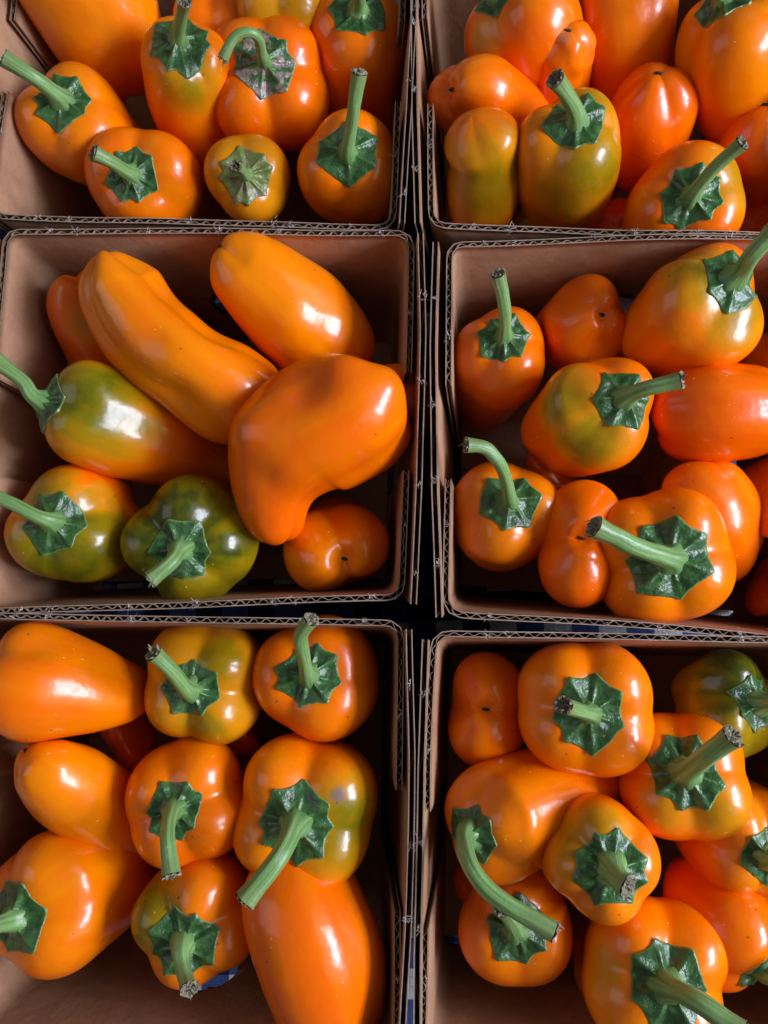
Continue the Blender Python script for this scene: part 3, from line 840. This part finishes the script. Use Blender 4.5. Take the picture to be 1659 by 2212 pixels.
pepper('orange pepper lying close behind the broad star calyx one', [(1470, 1045, -30), (1530, 1100, -22), (1560, 1230, -46)], [15, 19, 17, 13], hue=.4, calyx_on=False, seed=49)
pepper('orange pepper cut by the right edge below the lying red orange one', [(1650, 1040, -18), (1690, 1100, -30)], [18, 20, 16], hue=.7, calyx_on=False)
pepper('shadowed red orange pepper at the right edge near the front wall', [(1640, 1230, -44), (1720, 1290, -48)], [16, 18, 15], hue=.9, calyx_on=False)
pepper('amber pepper at the right edge behind the lying red orange one', [(1640, 760, -26), (1720, 800, -34)], [17, 18, 14], hue=.4, green=.18, calyx_on=False)
pepper('shadowed olive pepper deep under the lying red orange one', [(1400, 1010, -58), (1500, 1020, -62)], [17, 19, 15], green=.55, calyx_on=False)
pepper('shadowed orange pepper deep under the mottled olive one', [(1230, 1000, -54), (1160, 1060, -62)], [16, 18, 15], hue=.9, calyx_on=False)

# ---- bottom left box
pepper('yellow orange pepper lying in from the left edge below the box wall', [(-40, 1455, -2), (60, 1470, -6), (190, 1490, -16), (330, 1510, -30)], [21, 20.5, 15, 8], hue=.18, calyx_on=False, bumps=[(80, 1372, 9, -3)], lobes=3, seed=51)
pepper('lobed olive amber pepper with a short stem and frayed calyx, behind the centre', [(405, 1490, -2)], [22, 23.5, 19, 12], L=76, lean=(4, -6), stem=[(370, 1448, 9), (332, 1412, 15)], green=.30, patches=[(470, 1400, 14, .5), (430, 1590, 15, .5)], hue=.35, calyx=11.5, sr=3.2, lobes=4, amp=.07, dry=.3, seed=52)
pepper('orange pepper with an upright curved stem in the back right corner', [(664, 1458, -2)], [21, 22.5, 19, 12], L=76, lean=(8, -6), stem=[(655, 1415, 12), (650, 1370, 20), (672, 1338, 24)], hue=.28, calyx=12.5, sr=2.9, seed=53)
pepper('orange pepper pointing its dusty rounded tip left, no stem showing', [(50, 1618, -2), (130, 1680, -12), (300, 1800, -50)], [9, 13.8, 15.5, 13], top='tip', hue=.3, lobes=2, tipamp=.08, ext=.2, dimple=.1, wrinkle=.5, seed=54)
pepper('round orange pepper whose stem points straight down the picture', [(370, 1752, 0)], [21.5, 22.8, 18, 12], L=76, lean=(-20, -15), stem=[(362, 1810, 12), (370, 1890, 17)], hue=.4, calyx=11, sr=2.9, lobes=4, seed=55, points=7)
pepper('broad orange pepper with green side, grey scab and thick stem to lower left', [(635, 1785, 4)], [25, 27, 22, 13], L=80, lean=(-6, 6), stem=[(605, 1850, 16), (530, 1945, 20)], patches=[(760, 1790, 13, .65), (740, 1850, 12, .5)], hue=.25, calyx=14.5, sr=3.7, lobes=4, seed=56, points=8, blem=[(727, 1735, 3, 1.0)])
pepper('large orange pepper cut by the left edge, its calyx facing the camera', [(14, 1992, -2), (120, 1940, -22), (315, 1825, -58)], [23.5, 24, 20, 13], stem=[(-60, 2010, 14)], hue=.3, calyx=13.5, lobes=3, seed=57)
pepper('orange pepper with an olive shoulder and stem pointing at the front wall', [(390, 2050, 0)], [21.5, 22, 17, 10], L=78, lean=(-8, -10), stem=[(395, 2090, 4), (408, 2135, 10)], patches=[(300, 1960, 15, .7)], hue=.5, green=.1, calyx=13, sr=3.3, lobes=4, seed=58, points=8)
pepper('long plain orange pepper lying by the right wall of the bottom left box', [(620, 1840, -26), (665, 1990, -12), (700, 2105, -16), (732, 2238, -34)], [17, 21, 21.5, 19.5, 14], hue=.9, calyx_on=False, lobes=3, seed=59)
pepper('orange pepper low behind the broad one with the grey scab', [(640, 1600, -34), (730, 1640, -38)], [18, 20, 16], hue=.7, calyx_on=False)
pepper('shadowed red orange pepper deep between the lying ones at the left', [(230, 1620, -52), (330, 1560, -56)], [16, 18, 15], hue=.9, calyx_on=False)
pepper('shadowed orange pepper deep under the lobed olive amber one', [(480, 1640, -48), (540, 1560, -58)], [16, 18, 15], hue=.9, calyx_on=False)

# ---- bottom right box
pepper('orange pepper tip with an off-centre pit in the back left corner of its box', [(1050, 1530, -14), (1052, 1535, -32), (1060, 1520, -66)], [16, 18, 17, 13], top='tip', hue=.55, lobes=2, tipamp=.2, ext=.45, dimple=.35, seed=61, face=(.1, 1, 0), squash=(1.15, 0))
pepper('orange pepper whose stub stem points at the camera, near the back wall', [(1275, 1543, 4)], [22.5, 23.5, 20, 13], L=80, lean=(12, -6), stem=[(1250, 1535, 12), (1218, 1524, 22)], hue=.22, calyx=14, sr=3.1, lobes=4, seed=62, points=7)
pepper('orange pepper with a stout stem slanting to upper right and dark torn end', [(1482, 1668, 2)], [22, 23.5, 20, 13], L=80, lean=(16, -14), stem=[(1530, 1630, 15), (1582, 1592, 22)], patches=[(1430, 1760, 10, .3), (1560, 1770, 12, .35)], hue=.3, calyx=13.5, sr=3.8, lobes=4, seed=63, points=8)
pepper('olive green pepper at the right edge near the back wall', [(1650, 1520, -10), (1590, 1520, -20), (1480, 1530, -46)], [18, 19, 16, 11], stem=[(1720, 1510, 4)], green=.62, patches=[(1590, 1480, 24, 1.0)], hue=.5, calyx=11, seed=64, lobes=3)
pepper('orange pepper lying with a long stem arching down over its neighbour', [(1010, 1805, -4), (1068, 1780, -14), (1200, 1720, -30), (1320, 1660, -48)], [19, 20.5, 19, 14], stem=[(1012, 1860, 12), (1060, 1930, 17), (1195, 2012, 20)], hue=.4, calyx=11, sr=3.4, dry=.42, lobes=3, seed=65, dimple=.12)
pepper('smaller amber orange pepper with a stubby stem seen end on, in the centre', [(1325, 1882, 13)], [19, 19.8, 16, 10], L=82, lean=(14, -22), stem=[(1338, 1900, 18), (1356, 1913, 20.5)], patches=[(1240, 1810, 12, .42), (1310, 1790, 10, .4)], hue=.25, calyx=13, sr=3.8, lobes=4, seed=66, points=8)
pepper('orange pepper under the long arching stem, its calyx in shade', [(1118, 2010, -16)], [20, 21.5, 17, 11], L=70, lean=(20, -20), stem=[(1105, 1985, -8), (1085, 1962, -2)], hue=.55, calyx=12.5, sr=3.4, dry=.34, lobes=3, seed=67, points=7)
pepper('large orange pepper at the bottom edge with a thick green stem running out', [(1450, 2135, 2)], [24, 25, 21, 13], L=80, lean=(-6, -24), stem=[(1510, 2165, 12), (1600, 2228, 17)], patches=[(1290, 2100, 10, .3)], hue=.35, calyx=14.5, sr=4.0, lobes=4, seed=68, points=7)
pepper('amber orange pepper at the right edge below the stout slanting stem', [(1670, 1860, -6)], [19, 20.5, 17, 11], L=76, lean=(-4, 8), stem=[(1720, 1830, 8)], hue=.3, green=.15, calyx=10.5, lobes=4, seed=69)
pepper('long orange pepper lying toward the bottom right corner', [(1665, 2110, -14), (1590, 2020, -24), (1460, 1870, -50)], [20, 21, 18, 13], stem=[(1730, 2120, 0)], hue=.6, calyx=11, lobes=3, seed=70)
pepper('shadowed orange pepper deep in the middle of the bottom right box', [(1350, 1710, -54), (1420, 1780, -58)], [17, 18, 15], hue=.85, calyx_on=False)
pepper('shadowed orange pepper deep by the left wall of the bottom right box', [(1010, 1960, -46), (1090, 1900, -56)], [16, 18, 15], hue=.85, calyx_on=False)
